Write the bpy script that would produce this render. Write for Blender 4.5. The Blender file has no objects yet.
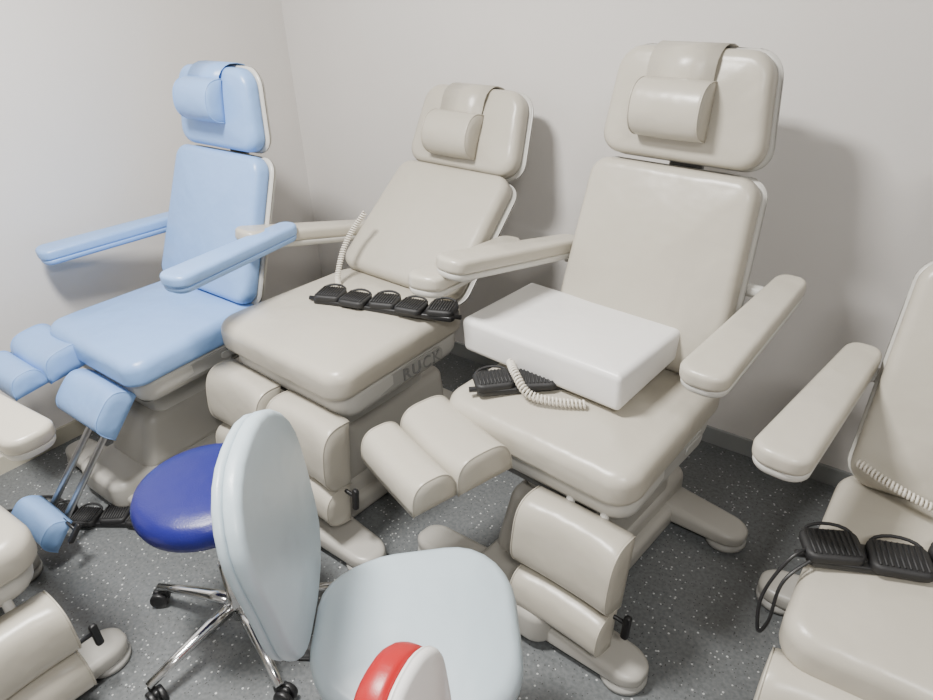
import bpy, math, random
from mathutils import Matrix, Vector
random.seed(4)
D=bpy.data
SC=bpy.context.scene
COL=SC.collection
rad=math.radians

# ------------------------------------------------------------ materials
def mat(name,col,rough=0.5,metal=0.0,bump=0.0,bscale=300,var=0.0,coat=0.0,spec=0.5,soft=0.0):
    m=D.materials.new(name); m.use_nodes=True
    nt=m.node_tree; b=nt.nodes['Principled BSDF']
    b.inputs['Base Color'].default_value=(*col,1)
    b.inputs['Roughness'].default_value=rough
    b.inputs['Metallic'].default_value=metal
    b.inputs['Specular IOR Level'].default_value=spec
    if coat: b.inputs['Coat Weight'].default_value=coat
    tc=nt.nodes.new('ShaderNodeTexCoord')
    if bump:
        n=nt.nodes.new('ShaderNodeTexNoise'); n.inputs['Scale'].default_value=bscale; n.inputs['Detail'].default_value=3
        bp=nt.nodes.new('ShaderNodeBump'); bp.inputs['Strength'].default_value=bump; bp.inputs['Distance'].default_value=0.002
        nt.links.new(tc.outputs['Object'],n.inputs['Vector'])
        nt.links.new(n.outputs['Fac'],bp.inputs['Height']); nt.links.new(bp.outputs['Normal'],b.inputs['Normal'])
        if soft:   # slow waviness of padded upholstery
            n2=nt.nodes.new('ShaderNodeTexNoise'); n2.inputs['Scale'].default_value=9; n2.inputs['Detail'].default_value=2
            b2=nt.nodes.new('ShaderNodeBump'); b2.inputs['Strength'].default_value=soft; b2.inputs['Distance'].default_value=0.02
            nt.links.new(tc.outputs['Object'],n2.inputs['Vector']); nt.links.new(n2.outputs['Fac'],b2.inputs['Height'])
            nt.links.new(b2.outputs['Normal'],bp.inputs['Normal'])
    if var:
        n=nt.nodes.new('ShaderNodeTexNoise'); n.inputs['Scale'].default_value=5; n.inputs['Detail'].default_value=4
        r=nt.nodes.new('ShaderNodeValToRGB')
        r.color_ramp.elements[0].position=0.3; r.color_ramp.elements[1].position=0.7
        r.color_ramp.elements[0].color=(*[c*(1-var) for c in col],1)
        r.color_ramp.elements[1].color=(*[min(1,c*(1+var)) for c in col],1)
        nt.links.new(tc.outputs['Object'],n.inputs['Vector'])
        nt.links.new(n.outputs['Fac'],r.inputs['Fac']); nt.links.new(r.outputs['Color'],b.inputs['Base Color'])
    return m
BEIGE=mat('beige_vinyl',(0.455,0.425,0.36),0.31,bump=0.10,bscale=500,var=0.02,soft=.35)
BLUE=mat('sky_blue_vinyl',(0.235,0.40,0.72),0.33,bump=0.10,bscale=500,var=0.03,soft=.35)
SHELL=mat('grey_white_plastic',(0.52,0.51,0.475),0.33,var=0.02)
BASEM=mat('base_grey_plastic',(0.39,0.375,0.34),0.34,var=0.03)
DARKG=mat('dark_grey_plastic',(0.14,0.14,0.135),0.5,var=0.02)  # dark grey for underframe, back hinge and headrest bracket
SLOTM=mat('slot_grey_plastic',(0.34,0.335,0.315),0.5,var=0.02)
LETM=mat('lettering_grey_plastic',(0.20,0.20,0.195),0.5,var=0.02)
WHITEV=mat('white_vinyl',(0.76,0.75,0.735),0.32,bump=0.08,bscale=500,var=0.01,soft=.2)
NAVY=mat('royal_blue_vinyl',(0.009,0.010,0.15),0.36,bump=0.25,bscale=260,var=0.05,soft=.25)
PALE=mat('pale_blue_grey_vinyl',(0.42,0.505,0.555),0.36,bump=0.12,bscale=400,var=0.03,soft=.3)
RED=mat('red_vinyl',(0.36,0.007,0.010),0.35,bump=0.1,bscale=400,var=0.05)
CHROME=mat('chrome',(0.72,0.72,0.72),0.16,1.0,var=0.02)
STEEL=mat('satin_steel',(0.5,0.5,0.5),0.35,1.0,var=0.03)
BLACK=mat('black_plastic',(0.012,0.012,0.013),0.4,var=0.1)
RUBBER=mat('black_rubber',(0.015,0.015,0.016),0.6,bump=0.2,bscale=200,var=0.1)
CABLE=mat('cream_cable',(0.70,0.66,0.58),0.5,var=0.02)

# ------------------------------------------------------------ mesh helpers
def rr(w,d,r,n=7,m=5):
    r=min(r,w/2-1e-4,d/2-1e-4); pts=[]
    cs=[(w/2-r,d/2-r,0),(-w/2+r,d/2-r,90),(-w/2+r,-d/2+r,180),(w/2-r,-d/2+r,270)]
    for k,(cx,cy,a0) in enumerate(cs):
        for i in range(n+1):
            a=rad(a0+90*i/n); pts.append((cx+r*math.cos(a),cy+r*math.sin(a)))
        nx=cs[(k+1)%4]; a=rad(nx[2]); e=(nx[0]+r*math.cos(a),nx[1]+r*math.sin(a)); s=pts[-1]
        for i in range(1,m):
            t=i/m; pts.append((s[0]+(e[0]-s[0])*t,s[1]+(e[1]-s[1])*t))
    return pts
def mk(verts,faces,smooth=True):
    me=D.meshes.new('mesh'); me.from_pydata([tuple(v) for v in verts],[],faces); me.update()
    if smooth:
        for p in me.polygons: p.use_smooth=True
    return me
def loft(loops,close=True):
    n=len(loops[0]); V=[v for l in loops for v in l]; F=[]
    for i in range(len(loops)-1):
        for j in range(n):
            k=(j+1)%n; F.append((i*n+j,i*n+k,(i+1)*n+k,(i+1)*n+j))
    if close:
        F.append(tuple(reversed(range(n)))); F.append(tuple(range((len(loops)-1)*n,len(loops)*n)))
    return V,F
def padg(w,d,h,r,e,puff=0.0,eb=None,bpuff=0.0,m=6,deform=None,ns=6):
    """cushion: rounded rect outline, rounded edges, domed top.  z 0..h"""
    if eb is None: eb=min(e,h*0.3)
    loops=[]
    def ring(ins,z,sc=1.0):
        b=rr(w-2*ins,d-2*ins,max(r-ins,0.004),m=m)
        return [(x*sc,y*sc,z) for x,y in b]
    for s in (0.12,0.4,0.7,0.88): loops.append(ring(eb,-bpuff*(1-s*s),s))
    for i in range(5):
        a=rad(90*i/4); loops.append(ring(eb*(1-math.sin(a)),eb*(1-math.cos(a))))
    for i in range(ns+1):
        a=rad(90*i/ns); loops.append(ring(e*(1-math.cos(a)),h-e+e*math.sin(a)))
    for s in (0.93,0.85,0.72,0.55,0.35,0.12):
        loops.append(ring(e,h+puff*(1-s*s),s))
    V,F=loft(loops)
    V=[Vector(v) for v in V]
    if deform: V=[Vector(deform(v)) for v in V]
    return V,F
def pad(*a,**k): return mk(*padg(*a,**k))
def join(parts):
    V=[];F=[]
    for v,f,M in parts:
        o=len(V); V+=[M@Vector(x) for x in v]; F+=[tuple(i+o for i in q) for q in f]
    return V,F
I4=Matrix.Identity(4)
def T(x=0,y=0,z=0): return Matrix.Translation((x,y,z))
def R(a,ax): return Matrix.Rotation(rad(a),4,ax)
def lathe(prof,n=32):
    loops=[[(r*math.cos(2*math.pi*j/n),r*math.sin(2*math.pi*j/n),z) for j in range(n)] for r,z in prof]
    return loft(loops)
def tube(pts,r,n=8,rs=None,flat=1.0,closed=False):
    pts=[Vector(p) for p in pts]; loops=[]; up=Vector((0,0,1)); prev=None
    for i,p in enumerate(pts):
        t=(pts[min(i+1,len(pts)-1)]-pts[max(i-1,0)]).normalized()
        if prev is None:
            a=up if abs(t.z)<0.9 else Vector((1,0,0)); u=(a-t*a.dot(t)).normalized()
        else: u=(prev-t*prev.dot(t)).normalized()
        prev=u; w=t.cross(u); q=rs[i] if rs else r
        loops.append([p+u*(q*math.sin(2*math.pi*j/n)*flat)+w*(q*math.cos(2*math.pi*j/n)) for j in range(n)])
    return loft(loops)
def rollg(w,d,h,p=2.5,saddle=0.0,taper=0.0,e=0.012,N=26,M=14,piping=0.0022):
    """half-round roll cushion, length along x, flat back at z=0, flat sewn ends with piping"""
    def prof(sc,x):
        L=[]
        for i in range(N+1):
            a=math.pi*i/N; c,s=math.cos(a),math.sin(a)
            y=d/2*(abs(c)**(2/p))*(1 if c>=0 else -1); z=h*(abs(s)**(2/p))
            z-=saddle*(1-(2*x/w)**2)*(z/h)**2
            L.append((x,y*sc,0.5*h+(z-0.5*h)*sc))
        for i in range(1,7):
            t=i/7; L.append((x,(-d/2+d*t)*sc,0.5*h*(1-sc)))
        return L
    loops=[]
    loops.append([(q[0],q[1]*0.1,h*.5+(q[2]-h*.5)*.1) for q in prof(1-e*1.6/d*2,-w/2-0.004)])
    loops.append([(q[0],q[1]*0.6,h*.5+(q[2]-h*.5)*.6) for q in prof(1-e*1.6/d*2,-w/2-0.003)])
    ends=[(0,1-0.10),(0.003,1-0.04),(0.010,1.0)]
    for dx,sc in ends: loops.append(prof(sc,-w/2+dx))
    for i in range(1,M): loops.append(prof(1.0+0.02*math.sin(math.pi*i/M),-w/2+0.01+(w-0.02)*i/M))
    for dx,sc in reversed(ends): loops.append(prof(sc,w/2-dx))
    loops.append([(w/2+0.003,q[1]*0.6,h*.5+(q[2]-h*.5)*.6) for q in prof(.9,w/2)])
    loops.append([(w/2+0.004,q[1]*0.1,h*.5+(q[2]-h*.5)*.1) for q in prof(.9,w/2)])
    V,F=loft(loops)
    g=[(V,[tuple(reversed(f)) for f in F],I4)]
    if piping:
        for sx in (-1,1):
            g.append((*tube([q for q in prof(0.975,sx*(w/2-0.003))[:N+1]],piping,6),I4))
    return join(g)
def spline(ctrl,n=10):
    c=[Vector(p) for p in ctrl]; c=[c[0]*2-c[1]]+c+[c[-1]*2-c[-2]]; out=[]
    for i in range(1,len(c)-2):
        for k in range(n):
            t=k/n; a,b,d,e=c[i-1],c[i],c[i+1],c[i+2]
            out.append(0.5*((2*b)+(d-a)*t+(2*a-5*b+4*d-e)*t*t+(3*b-a-3*d+e)*t**3))
    out.append(c[-2]); return out
def coil(ctrl,cr=0.008,pitch=0.0085,tr=0.003):
    P=spline(ctrl,24); L=[0]
    for i in range(1,len(P)): L.append(L[-1]+(P[i]-P[i-1]).length)
    tot=L[-1]; N=int(tot/pitch*9); out=[]; j=0; prev=Vector((0.3,0.1,1)).normalized()
    for k in range(N+1):
        s=tot*k/N
        while j<len(L)-2 and L[j+1]<s: j+=1
        f=(s-L[j])/max(1e-6,L[j+1]-L[j]); p=P[j].lerp(P[j+1],min(1,f)); t=(P[j+1]-P[j]).normalized()
        u=(prev-t*prev.dot(t)).normalized(); prev=u; w=t.cross(u); a=2*math.pi*s/pitch
        out.append(p+u*cr*math.cos(a)+w*cr*math.sin(a))
    return tube(out,tr,5)
def ribbon(path,w,th):
    V=[];F=[];n=len(path)
    for i,(y,z) in enumerate(path):
        a=Vector(path[min(i+1,n-1)])-Vector(path[max(i-1,0)]); a.normalize(); nx,nz=-a.y,a.x
        for sx,so in ((-1,0),(1,0),(1,1),(-1,1)):
            V.append((sx*w/2,y+nx*th*so,z+nz*th*so))
    for i in range(n-1):
        for j in range(4):
            k=(j+1)%4; F.append((i*4+j,i*4+k,(i+1)*4+k,(i+1)*4+j))
    F.append((3,2,1,0)); F.append(tuple(range((n-1)*4,n*4)))
    return V,F

LM={}
def part(name,me,m,M,parent,label=None):
    if isinstance(me,tuple): me=mk(*me)
    me.materials.clear(); me.materials.append(m); me.name=name
    o=D.objects.new(name,me); COL.objects.link(o)
    LM[o.name]=M.copy()
    if parent is not None:
        o.parent=parent; o.matrix_local=LM[parent.name].inverted()@M
    else: o.matrix_world=M
    if label: o['label']=label
    return o
def root(name,label,cat,M,group=None,kind=None):
    o=D.objects.new(name,None); o.empty_display_size=0.1; COL.objects.link(o)
    o.matrix_world=M; o['label']=label; o['category']=cat
    if group: o['group']=group
    LM[o.name]=I4; return o
def top(name,me,m,M,label,cat,group=None):
    o=part(name,me,m,M,None,label); o['category']=cat
    if group: o['group']=group
    return o

# ------------------------------------------------------------ room
XL,YB,XR,YF,H=-2.72,2.24,2.3,-2.3,2.75
def struct(name,me,m,M=I4):
    o=part(name,me,m,M,None); o['kind']='structure'; return o
def boxg(x0,x1,y0,y1,z0,z1):
    V=[(x,y,z) for z in (z0,z1) for x,y in ((x0,y0),(x1,y0),(x1,y1),(x0,y1))]
    F=[(3,2,1,0),(4,5,6,7),(0,1,5,4),(1,2,6,5),(2,3,7,6),(3,0,4,7)]
    return V,F
WALL=mat('painted_wall',(0.68,0.655,0.628),0.6,bump=0.3,bscale=45,var=0.012)
WALL2=mat('low_bounce_wall',(0.42,0.41,0.40),0.6,bump=0.3,bscale=45,var=0.012)  # unseen right and front walls, coloured darker to cut bounce light
CEIL=mat('ceiling_paint',(0.62,0.62,0.61),0.8,bump=0.1,bscale=60,var=0.01)
SKIRT=mat('grey_skirting',(0.28,0.29,0.29),0.5,var=0.03)
SKIRTY=mat('yellowed_skirting',(0.50,0.47,0.38),0.5,var=0.06)
FLOOR=D.materials.new('speckled_vinyl_floor'); FLOOR.use_nodes=True
nt=FLOOR.node_tree; b=nt.nodes['Principled BSDF']; b.inputs['Roughness'].default_value=0.36
tc=nt.nodes.new('ShaderNodeTexCoord')
def speck(scale,thr,keep):
    v=nt.nodes.new('ShaderNodeTexVoronoi'); v.inputs['Scale'].default_value=scale
    nt.links.new(tc.outputs['Object'],v.inputs['Vector'])
    l=nt.nodes.new('ShaderNodeMath'); l.operation='LESS_THAN'; l.inputs[1].default_value=thr
    nt.links.new(v.outputs['Distance'],l.inputs[0])
    s=nt.nodes.new('ShaderNodeSeparateColor'); nt.links.new(v.outputs['Color'],s.inputs[0])
    g=nt.nodes.new('ShaderNodeMath'); g.operation='GREATER_THAN'; g.inputs[1].default_value=keep
    nt.links.new(s.outputs[0],g.inputs[0])
    mm=nt.nodes.new('ShaderNodeMath'); mm.operation='MULTIPLY'
    nt.links.new(l.outputs[0],mm.inputs[0]); nt.links.new(g.outputs[0],mm.inputs[1]); return mm
nz=nt.nodes.new('ShaderNodeTexNoise'); nz.inputs['Scale'].default_value=90; nz.inputs['Detail'].default_value=4
nt.links.new(tc.outputs['Object'],nz.inputs['Vector'])
cr=nt.nodes.new('ShaderNodeValToRGB'); cr.color_ramp.elements[0].color=(0.100,0.107,0.110,1); cr.color_ramp.elements[1].color=(0.145,0.154,0.158,1)
cr.color_ramp.elements[0].position=0.35; cr.color_ramp.elements[1].position=0.65
nt.links.new(nz.outputs['Fac'],cr.inputs['Fac'])
last=cr.outputs['Color']
for sc,th,kp,c in ((75,0.22,0.74,(0.46,0.47,0.47,1)),(130,0.25,0.72,(0.045,0.045,0.047,1)),(45,0.14,0.82,(0.55,0.56,0.56,1))):
    mx=nt.nodes.new('ShaderNodeMix'); mx.data_type='RGBA'; mx.inputs['B'].default_value=c
    nt.links.new(speck(sc,th,kp).outputs[0],mx.inputs['Factor']); nt.links.new(last,mx.inputs['A']); last=mx.outputs['Result']
nt.links.new(last,b.inputs['Base Color'])
W=0.1
struct('floor',mk(*boxg(XL-W,XR+W,YF-W,YB+W,-0.1,0),smooth=False),FLOOR)
struct('ceiling',mk(*boxg(XL-W,XR+W,YF-W,YB+W,H,H+0.1),smooth=False),CEIL)
struct('wall_back',mk(*boxg(XL-W,XR+W,YB,YB+W,0,H),smooth=False),WALL)
struct('wall_left',mk(*boxg(XL-W,XL,YF,YB,0,H),smooth=False),WALL)
struct('wall_right',mk(*boxg(XR,XR+W,YF,YB,0,H),smooth=False),WALL2)
struct('wall_front',mk(*boxg(XL-W,XR+W,YF-W,YF,0,H),smooth=False),WALL2)
struct('baseboard_back',mk(*boxg(XL,XR,YB-0.012,YB,0,0.07),smooth=False),SKIRT)
struct('baseboard_left',mk(*boxg(XL,XL+0.012,YF,YB-0.012,0,0.07),smooth=False),SKIRTY)

# ------------------------------------------------------------ treatment chair
def frame(origin,yv,zv):
    y=Vector(yv).normalized(); z=Vector(zv).normalized(); x=y.cross(z)
    return Matrix(((x.x,y.x,z.x,origin[0]),(x.y,y.y,z.y,origin[1]),(x.z,y.z,z.z,origin[2]),(0,0,0,1)))
def chair(label,loc,th,sh=0.58,beta=21,bh=15,C=BEIGE,legs=((85,.14,.33),(85,.14,.33)),arms=((0,12,.27,.315),(0,12,.27,.315)),
          tilt=0,text=False,pil=(0,-0.02),BL=0.53,armlen=0.565,scale=1.0,HW=.435,HL=.285,bars=(-.30,.33),pads=(.275,.265,.13),calfd=.215,bw=.515):
    c=root('treatment_chair',label,'chair',T(loc[0],loc[1],0)@R(th,'Z')@Matrix.Scale(scale,4),group='reclining treatment chairs')
    part('base_plinth',join([(*padg(0.30,0.84,0.12,0.06,0.03),T(0,0.02,0.02)),(*padg(0.36,0.62,0.07,0.05,0.02),T(0,0.02,0.012))]),BASEM,I4,c)
    for y in bars:
        def dfm(v): 
            k=abs(v.x)/0.36; return (v.x,v.y*(1-0.25*k),v.z*(1-0.35*k))
        bar=part('foot_bar',pad(0.80,0.15,0.075,0.06,0.025,m=8,deform=dfm),BASEM,T(0,y,0.022),c)
        for x in (-0.34,0.34):
            part('foot_puck',mk(*lathe([(0.05,0),(0.062,0.006),(0.062,0.018),(0.045,0.026)])),SLOTM,T(x,y,0),bar)
    def slope(v): return (v.x*(1-.15*v.z/.2),v.y*(1-.12*v.z/.2)+v.z*0.15,v.z)
    part('lower_column',pad(0.29,0.60,0.20,0.05,0.03,deform=slope),BASEM,T(0,0.03,0.12),c)
    def skew(v): return (v.x,v.y-(v.z)*0.35,v.z)
    part('lift_column',pad(0.22,0.40,max(0.1,sh-0.16-0.28),0.04,0.02,deform=skew),SHELL,T(0,0.06,0.28),c)
    # seat
    S=T(0,0,sh)@R(tilt,'X')
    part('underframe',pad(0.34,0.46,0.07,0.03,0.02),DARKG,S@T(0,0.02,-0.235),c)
    def tp(v): return (v.x*(1-0.10*(v.y/0.28)*0.5),v.y,v.z)
    sh2=part('seat_shell',pad(0.545,0.535,0.10,0.07,0.02,eb=0.05,deform=tp),SHELL,S@T(0,0.01,-0.185),c)
    for sx in (-1,1):
        M=S@T(sx*0.271,-0.02,-0.125)@R(sx*90,'Z')@R(90,'X')
        part('side_slot',join([(*padg(0.36,0.052,0.006,0.026,0.003),I4),(*padg(0.09,0.03,0.006,0.014,0.003),T(.12 if sx>0 else -.12,0,.004))]),SLOTM,M@T(0,0,-0.001),sh2)
    if text:
        cu=D.curves.new('t','FONT'); cu.body='RUCK'; cu.size=0.056; cu.extrude=0.002; cu.align_x='CENTER'; cu.align_y='CENTER'
        cu.offset=0.0003; cu.space_character=1.2
        to=D.objects.new('t',cu); COL.objects.link(to); bpy.context.view_layer.update()
        me=D.meshes.new_from_object(to.evaluated_get(bpy.context.evaluated_depsgraph_get())); D.objects.remove(to)
        part('embossed_lettering',me,LETM,S@T(0.2785,0.06,-0.127)@R(90,'Z')@R(90,'X'),sh2)
    def seatdef(v):
        y=v.y; k=max(0,(-y-0.15)/0.14); return (v.x*(1-0.04*(y/0.28)),y,v.z-0.008*k*k)
    part('seat_cushion',pad(0.58,0.577,0.093,0.07,0.035,puff=0.016,eb=0.02,deform=seatdef,m=9),C,S@T(0,0,-0.088),c)
    # backrest
    bb=rad(beta); yv=Vector((0,math.sin(bb),math.cos(bb))); zv=Vector((0,-math.cos(bb),math.sin(bb)))
    hinge=Vector((0,0.235,sh-0.03))
    ctr=hinge+yv*(0.03+BL/2)
    B=frame(ctr,yv,zv)
    def bd(v): return (v.x*(1-0.05*(v.y/0.27)),v.y,v.z)
    br=part('backrest',pad(bw,BL,0.07,0.055,0.03,puff=0.016,deform=bd,m=9),C,B,c)
    part('backrest_shell',pad(bw+0.016,BL+0.01,0.035,0.058,0.012,eb=0.03,deform=bd,bpuff=0.02),SHELL,B@T(0,0,-0.032),br)
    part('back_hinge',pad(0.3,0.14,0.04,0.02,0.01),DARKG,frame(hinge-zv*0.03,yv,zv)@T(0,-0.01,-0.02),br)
    # headrest
    tb=hinge+yv*(0.03+BL)
    hb=rad(bh); hy=Vector((0,math.sin(hb),math.cos(hb))); hz=Vector((0,-math.cos(hb),math.sin(hb)))
    hc=tb+yv*0.02+hy*(HL/2)
    Hm=frame(hc,hy,hz)
    def hd(v): return (v.x*(1-0.07*(v.y/0.14)),v.y,v.z)
    hr=part('headrest',pad(HW,HL,0.065,0.065,0.03,puff=0.014,m=8,deform=hd),C,Hm,c)
    part('headrest_shell',pad(HW+0.014,HL+0.012,0.032,0.068,0.012,eb=0.028,bpuff=0.015,deform=hd),SHELL,Hm@T(0,0,-0.028),hr)
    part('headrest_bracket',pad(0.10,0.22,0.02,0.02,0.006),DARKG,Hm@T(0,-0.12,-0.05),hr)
    px,py=pil
    part('neck_pillow',rollg(0.20,0.15,0.075,p=2.4),C,Hm@T(px,py,0.074),hr)
    e=HL/2
    path=[(py+0.04,0.078),(py+0.06,0.082),(e-0.05,0.083),(e-0.03,0.079),(e-0.012,0.067),(e+0.002,0.05),(e+0.010,0.03),(e+0.012,0.0),(e+0.008,-0.03),(e-0.02,-0.05),(e-0.06,-0.055)]
    part('pillow_strap',ribbon(path,0.185,0.0025),C,Hm@T(px,0,0),hr)
    # armrests
    for (at,sp,oy,ox),sx in zip(arms,(-1,1)):
        ah=hinge+yv*oy
        O=Vector((sx*ox,ah.y+0.06,ah.z))
        A=T(*O)@R(sx*sp,'Z')@R(at,'X')@T(0,-armlen/2,0)
        def ad(v):
            k=(-v.y/armlen+0.5); return (v.x*(0.80+0.34*k),v.y,v.z)
        ap=part('armrest',pad(0.10,armlen,0.042,0.04,0.014,puff=0.002,deform=ad,m=8),C,A,c)
        part('armrest_shell',pad(0.096,armlen-0.01,0.022,0.039,0.004,eb=0.015,deform=ad,m=8),SHELL if C is BEIGE else C,A@T(0,0,-0.02),ap)
        q=ah+Vector((0,0.03,-0.02))
        part('arm_bracket',tube([(sx*0.20,q.y,q.z),(sx*0.25,q.y,q.z),(O.x,O.y-0.05,O.z-0.012)],0.018,10),SHELL,I4,ap)
    # leg rests
    for k,(L,sx) in enumerate(zip(legs,(-1,1))):
        phi,d1,d2=L[:3]; f=rad(phi); lift=L[3] if len(L)>3 else 0; fx=L[4] if len(L)>4 else 0; yw=L[5] if len(L)>5 else 0; fs=L[6] if len(L)>6 else 1
        yv2=Vector((0,-math.cos(f),-math.sin(f))); zv2=Vector((0,-math.sin(f),math.cos(f)))
        P=Vector((sx*(0.145+fx),-0.25,sh-0.15+lift))
        Lm=T(*P)@R(sx*yw,'Z')@frame((0,0,0),yv2,zv2)
        g=[(*tube([(-0.05,-0.02,-0.01),(-0.05,d1,-0.012),(-0.05,d2+0.03,-0.012)],0.012,8),I4),
           (*tube([(0.05,-0.02,-0.01),(0.05,d1,-0.012),(0.05,d2+0.03,-0.012)],0.012,8),I4),
           (*padg(0.15,0.05,0.02,0.008,0.004),T(0,d1,-0.02)),(*padg(0.15*fs,0.05,0.02,0.008,0.004),T(0,d2,-0.02))]
        lr=part('leg_rest',join(g),STEEL if C is BLUE or phi<60 else SHELL,Lm,c)
        part('calf_pad',rollg(pads[0],calfd if phi>60 else 0.17,0.10,p=3.2,saddle=0.016),C,Lm@T(0,d1,0.0),lr)
        part('foot_pad',rollg(pads[1]*fs,pads[2]*fs,0.09*fs,p=2.8,saddle=0.008),C,Lm@T(0,d2,0.0),lr)
        lv=join([(*tube([(-.05,0,0.0),(0.035,0,0.0)],0.006,8),I4),(*padg(0.02,0.07,0.016,0.008,0.006),T(0.04,0.01,-.008))])
        part('release_lever',lv,BLACK,Lm@T(-0.135 if sx>0 else .135,d2-0.05,0.02)@(R(180,'Y') if sx>0 else I4),lr,'black plastic release lever')
    return c

chA=chair('sky-blue vinyl treatment chair by the room corner, one leg support lowered',(-2.21,1.056),0,sh=0.641,beta=22,bh=7,C=BLUE,BL=.54,scale=.95,bw=.535,
      legs=((7,.06,.20,.035,.065,0,.9),(47,.08,.52,.0,-.06,0,.85)),arms=((1.8,12,.24,.323),(-.6,8,.308,.352)),pil=(-.005,.03))
chB=chair('beige treatment chair with both leg supports folded below it',(-1.57,1.354),-3.2,sh=0.637,beta=49,bh=24,text=True,BL=.46,scale=1.04,HW=.455,HL=.28,
      legs=((83,.13,.30,.02,.012),(83,.13,.30,.02,.012)),arms=((-12,5,.17,.29),(-7.4,10,.245,.315)),pil=(-.01,-.03),armlen=.55)
chC=chair('large beige treatment chair with one leg support raised and one folded',(-.716,1.458),-5,sh=0.615,beta=17.3,bh=9.8,BL=.545,HW=.445,
      legs=((3,.105,.25,.045,.015,14),(80,.14,.32,.015,.022)),arms=((-9,5.8,.265,.307),(3,.8,.304,.363)),pil=(-.01,-.01),pads=(.29,.275,.13))
chD=chair('beige treatment chair with a ribbed black foot control on its seat',(.21,1.30),2.6,sh=0.558,beta=22,bh=16,
      legs=((72,.10,.29,.05,.02),(80,.14,.33)),arms=((-1,8,.284,.303),(-1,8,.28,.303)))
chE=chair('beige treatment chair turned sideways at the end of the facing row',(-1.78,.01),90,sh=0.57,beta=25,bh=18,
      legs=((80,.14,.33),(86,.12,.27)),arms=((0,5,.27,.315),(0,3,.22,.34)),armlen=.65,bars=(-.20,.33),pads=(.25,.24,.13),calfd=.165)

# ------------------------------------------------------------ booster cushion
def wd(v): return (v.x,v.y,v.z*(1-0.10*(v.y/0.17)))
bc=top('booster_cushion',pad(0.525,0.335,0.103,0.014,0.018,puff=0.006,deform=wd,m=8),WHITEV,T(-.818,1.53,.657)@R(-5,'Z')@R(3,'X'),
   'thick white vinyl booster cushion resting on a treatment chair seat','cushion')

# ------------------------------------------------------------ foot controls
def control(label,loc,ang,n,sp=0.115,M0=None):
    M=T(*loc)@R(ang,'Z')
    c=root('foot_control',label,'foot control',M,group='black foot controls')
    L=sp*(n-1)+0.10
    part('control_bar',join([(*padg(L,0.07,0.018,0.015,0.006),T()),(*tube([(-L/2-.02,-.012,.012),(L/2+.02,-.012,.012)],0.008,8),T())]),BLACK,I4,c)
    for i in range(n):
        x=(i-(n-1)/2)*sp; q=sp/.115
        g=[(*padg(0.108*q,0.085,0.022,0.02,0.009),T(0,0,0.008))]
        for k in range(-4,5): g.append((*tube([(k*0.010*q,-0.034,0.031),(k*0.010*q,0.034,0.031)],0.0028,6),T()))
        g.append((*tube([(0.046*q*math.cos(a),0.03+0.022*math.sin(a),0.022+.010*math.sin(a)) for a in [rad(u) for u in range(0,181,20)]],0.004,6),T()))
        part('pedal',join(g),RUBBER,T(x,(-1)**i*0.007,0.005)@R((-1)**i*4,'Z'),c)
    return c
control('row of five black rubber pedals lying across a beige seat',(-1.44,1.42,.68),17,5,sp=.10)
control('black pedal bar partly under a white booster cushion',(-.785,1.40,.632),42,4)
control('black ribbed pedals on the seat of a beige chair',(.125,1.295,.572),24,4,sp=.12)
control('black ribbed foot pedals lying on the speckled floor',(-2.13,.63,.002),34,4,sp=.10)

# cables
def cable(name,label,geo,m,cat='cable'):
    return top(name,geo,m,I4,label,cat)
cable('coiled_cable','cream coiled cable hanging beside a beige backrest',coil([(-1.70,1.63,.90),(-1.725,1.58,.84),(-1.73,1.53,.78),(-1.715,1.48,.71),(-1.67,1.44,.69)]),CABLE)
cable('coiled_cable','cream coiled cable curling over a beige seat by a pedal bar',coil([(-.91,1.36,.68),(-.86,1.31,.685),(-.80,1.28,.66),(-.73,1.30,.65),(-.66,1.335,.648)],cr=.010,pitch=.010),CABLE)
cable('coiled_cable','cream coiled cable lying across the rear of a seat',coil([(-.05,1.45,.66),(.02,1.43,.645),(.10,1.42,.63),(.18,1.42,.62),(.28,1.42,.62)]),CABLE)
cable('control_cable','thin black cable loop hanging off a beige seat',tube(spline([(-.06,1.22,.60),(-.10,1.16,.59),(-.13,1.12,.50),(-.12,1.10,.42),(-.105,1.10,.46),(-.10,1.13,.55),(-.05,1.20,.60)]),.004,6),BLACK)
cable('control_cable','thin black cable coiled loosely on the speckled floor',tube(spline([(-2.52,.38,.01),(-2.44,.46,.015),(-2.36,.52,.02),(-2.28,.54,.015),(-2.27,.47,.012),(-2.36,.44,.02),(-2.46,.50,.014),(-2.40,.58,.012),(-2.30,.60,.01)]),.005,6),BLACK)

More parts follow.
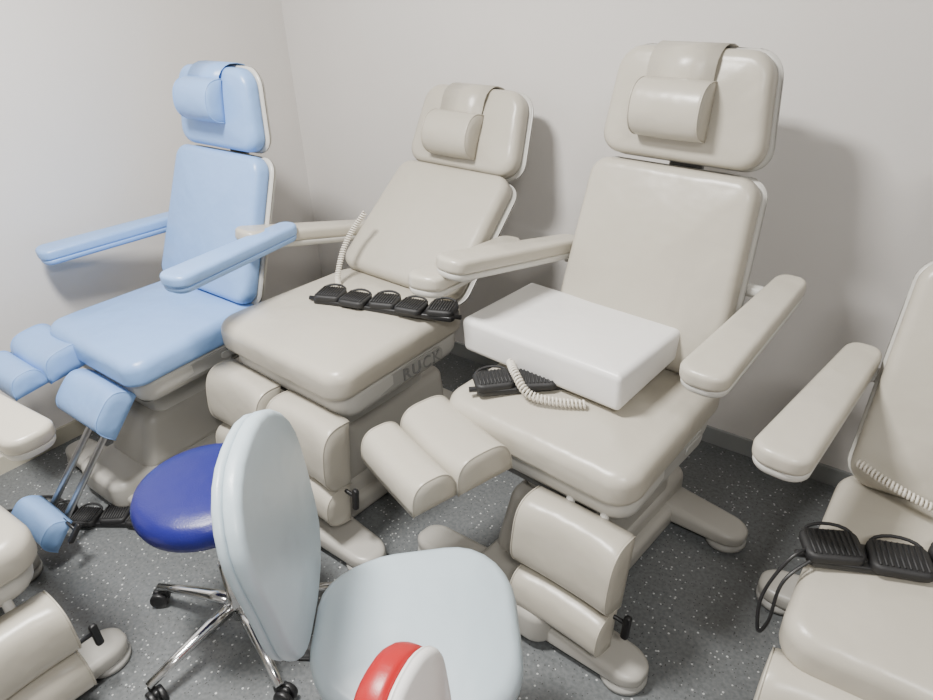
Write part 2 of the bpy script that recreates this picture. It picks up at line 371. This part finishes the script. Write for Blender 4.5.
# ------------------------------------------------------------ stools
def star_base(c,h,a0=-90,R0=0.29,m=CHROME):
    col=part('gas_lift',mk(*lathe([(0.03,0.06),(0.034,0.07),(0.034,0.12),(0.027,0.13),(0.025,0.26),(0.014,0.262),(0.014,h-0.02)])),m,I4,c)
    part('seat_plate',join([(*padg(0.16,0.14,0.018,0.02,0.006),T(0,0,h-0.022)),(*tube([(0.05,0,h-.03),(0.16,.02,h-.035),(0.19,.03,h-.03)],0.005,8),T())]),BLACK,I4,c)
    for k in range(5):
        a=a0+72*k; A=R(a,'Z')
        pts=[(0.02,0,0.105),(0.10,0,0.10),(0.20,0,0.085),(R0,0,0.068)]
        lg=part('base_leg',tube(pts,0.015,10,rs=[0.021,0.019,0.015,0.012],flat=0.8),m,A,c)
        wh=[]
        for s in (-1,1): wh.append((*lathe([(0.012,-0.008),(0.024,-0.008),(0.026,-0.004),(0.026,0.004),(0.024,0.008),(0.012,0.008)],20),T(0.012,s*0.013,0.026)@R(90,'X')))
        wh.append((*padg(0.045,0.018,0.028,0.008,0.008),T(0.004,0,0.028)))
        wh.append((*tube([(0,0,0.03),(0,0,0.07)],0.006,8),T()))
        part('caster',join(wh),BLACK,A@T(R0-0.008,0,0)@R(random.uniform(0,360),'Z'),lg,'black plastic twin-wheel caster')
s1=root('stool','round royal-blue stool on a chrome five-star castor base','stool',T(-1.355,.645,0))
star_base(s1,0.485)
part('seat',mk(*lathe([(0.05,0.47),(0.165,0.47),(0.176,0.477),(0.182,0.495),(0.180,0.515),(0.172,0.532),(0.155,0.542),(0.12,0.549),(0.06,0.553),(0.01,0.554)],48)),NAVY,I4,s1)
def taskchair(label,loc,th,mseat,mback,h=0.46,bt=24,back2=None,seatw=.41,a0=0,bs=(.36,.43),bx=-.23,bz=.07,bth=.035,b2=.018,br=.155,R0=.29):
    c=root('task_chair',label,'chair',T(loc[0],loc[1],0)@R(th,'Z'))
    star_base(c,h,a0=a0,R0=R0)
    def sd(v): return (v.x,v.y*(1-0.10*(-v.x/0.2)),v.z+0.02*max(0,(-v.x-.1)/.1)**2-0.012*max(0,(v.x-.1)/.1)**2)
    st=part('seat',pad(seatw,seatw,0.06,0.15,0.03,puff=0.02,deform=sd,m=6),mseat,T(0,0,h-0.005),c)
    be=rad(bt)
    yv=Vector((-math.sin(be),0,math.cos(be))); zv=Vector((math.cos(be),0,math.sin(be)))
    org=Vector((bx,0,h+bz))+yv*(bs[1]/2)
    M=frame(org,yv,zv)
    def bd(v): return (v.x*(1+0.13*(v.y/.2)),v.y,v.z+0.25*v.x*v.x-0.2*(v.y)**2)
    bk=part('backrest',pad(bs[0],bs[1],bth,br,0.014,puff=0.012,eb=0.008,deform=bd,m=6),mback,M,c)
    part('backrest_back',pad(bs[0]-.004,bs[1]-.004,b2,br,min(.014,b2*.4),eb=b2*.55,deform=bd,m=6,bpuff=.01),back2 or mback,M@T(0,0,-b2),bk)
    part('back_support',tube(spline([(0,0,h-.02),(-.12,0,h-.03),(bx-.04,0,h-.02),(bx-.06,0,h+.06),tuple(org-zv*.025-yv*.06)]),0.014,10,flat=.5),BLACK,I4,c)
    return c
def camdir(lat,fw): return math.degrees(math.atan2(.788*fw+.616*lat,-.616*fw+.788*lat))
ta=camdir(1,.02)
taskchair('pale blue-grey task chair with an oval backrest',(-.66,.65),ta,PALE,PALE,a0=camdir(0,1)-ta,bt=5,bs=(.35,.46),bx=-.22,bz=.065,b2=.02,bth=.03)
taskchair('task chair with a red and white rounded backrest',(-.233,.463),camdir(.9,-.4),RED,WHITEV,h=.445,back2=RED,bs=(.165,.33),bx=-.2,bz=.03,bt=5,bth=.022,b2=.06,br=.075,R0=.24,seatw=.34)

# ------------------------------------------------------------ lights
def lamp(loc,sx,sy,pw,col=(1,0.975,0.935)):
    f=top('ceiling_lamp',mk(*padg(sx+.06,sy+.06,.04,.02,.01)),SHELL,T(loc[0],loc[1],H-.045),'white rectangular ceiling light fitting','lamp')
    l=D.lights.new('lamp_light','AREA'); l.shape='RECTANGLE'; l.size=sx; l.size_y=sy; l.energy=pw; l.color=col
    o=D.objects.new('lamp_light',l); COL.objects.link(o); o.location=(loc[0],loc[1],H-.055); 
    o.parent=f; o.matrix_parent_inverse=f.matrix_world.inverted()
lamp((-1.40,.35),.5,.3,136)
lamp((.7,-.5),.7,.3,62)
w=D.worlds.new('World'); SC.world=w; w.use_nodes=True
w.node_tree.nodes['Background'].inputs[0].default_value=(.8,.85,.9,1); w.node_tree.nodes['Background'].inputs[1].default_value=.3

# ------------------------------------------------------------ camera
cd=D.cameras.new('Camera'); cd.lens=26.38; cd.sensor_width=36; cd.clip_start=.01
co=D.objects.new('Camera',cd); COL.objects.link(co)
co.matrix_world=T(0,0,1.65)@R(38,'Z')@R(90-29.53,'X')@R(-2.33,'Z')
SC.camera=co
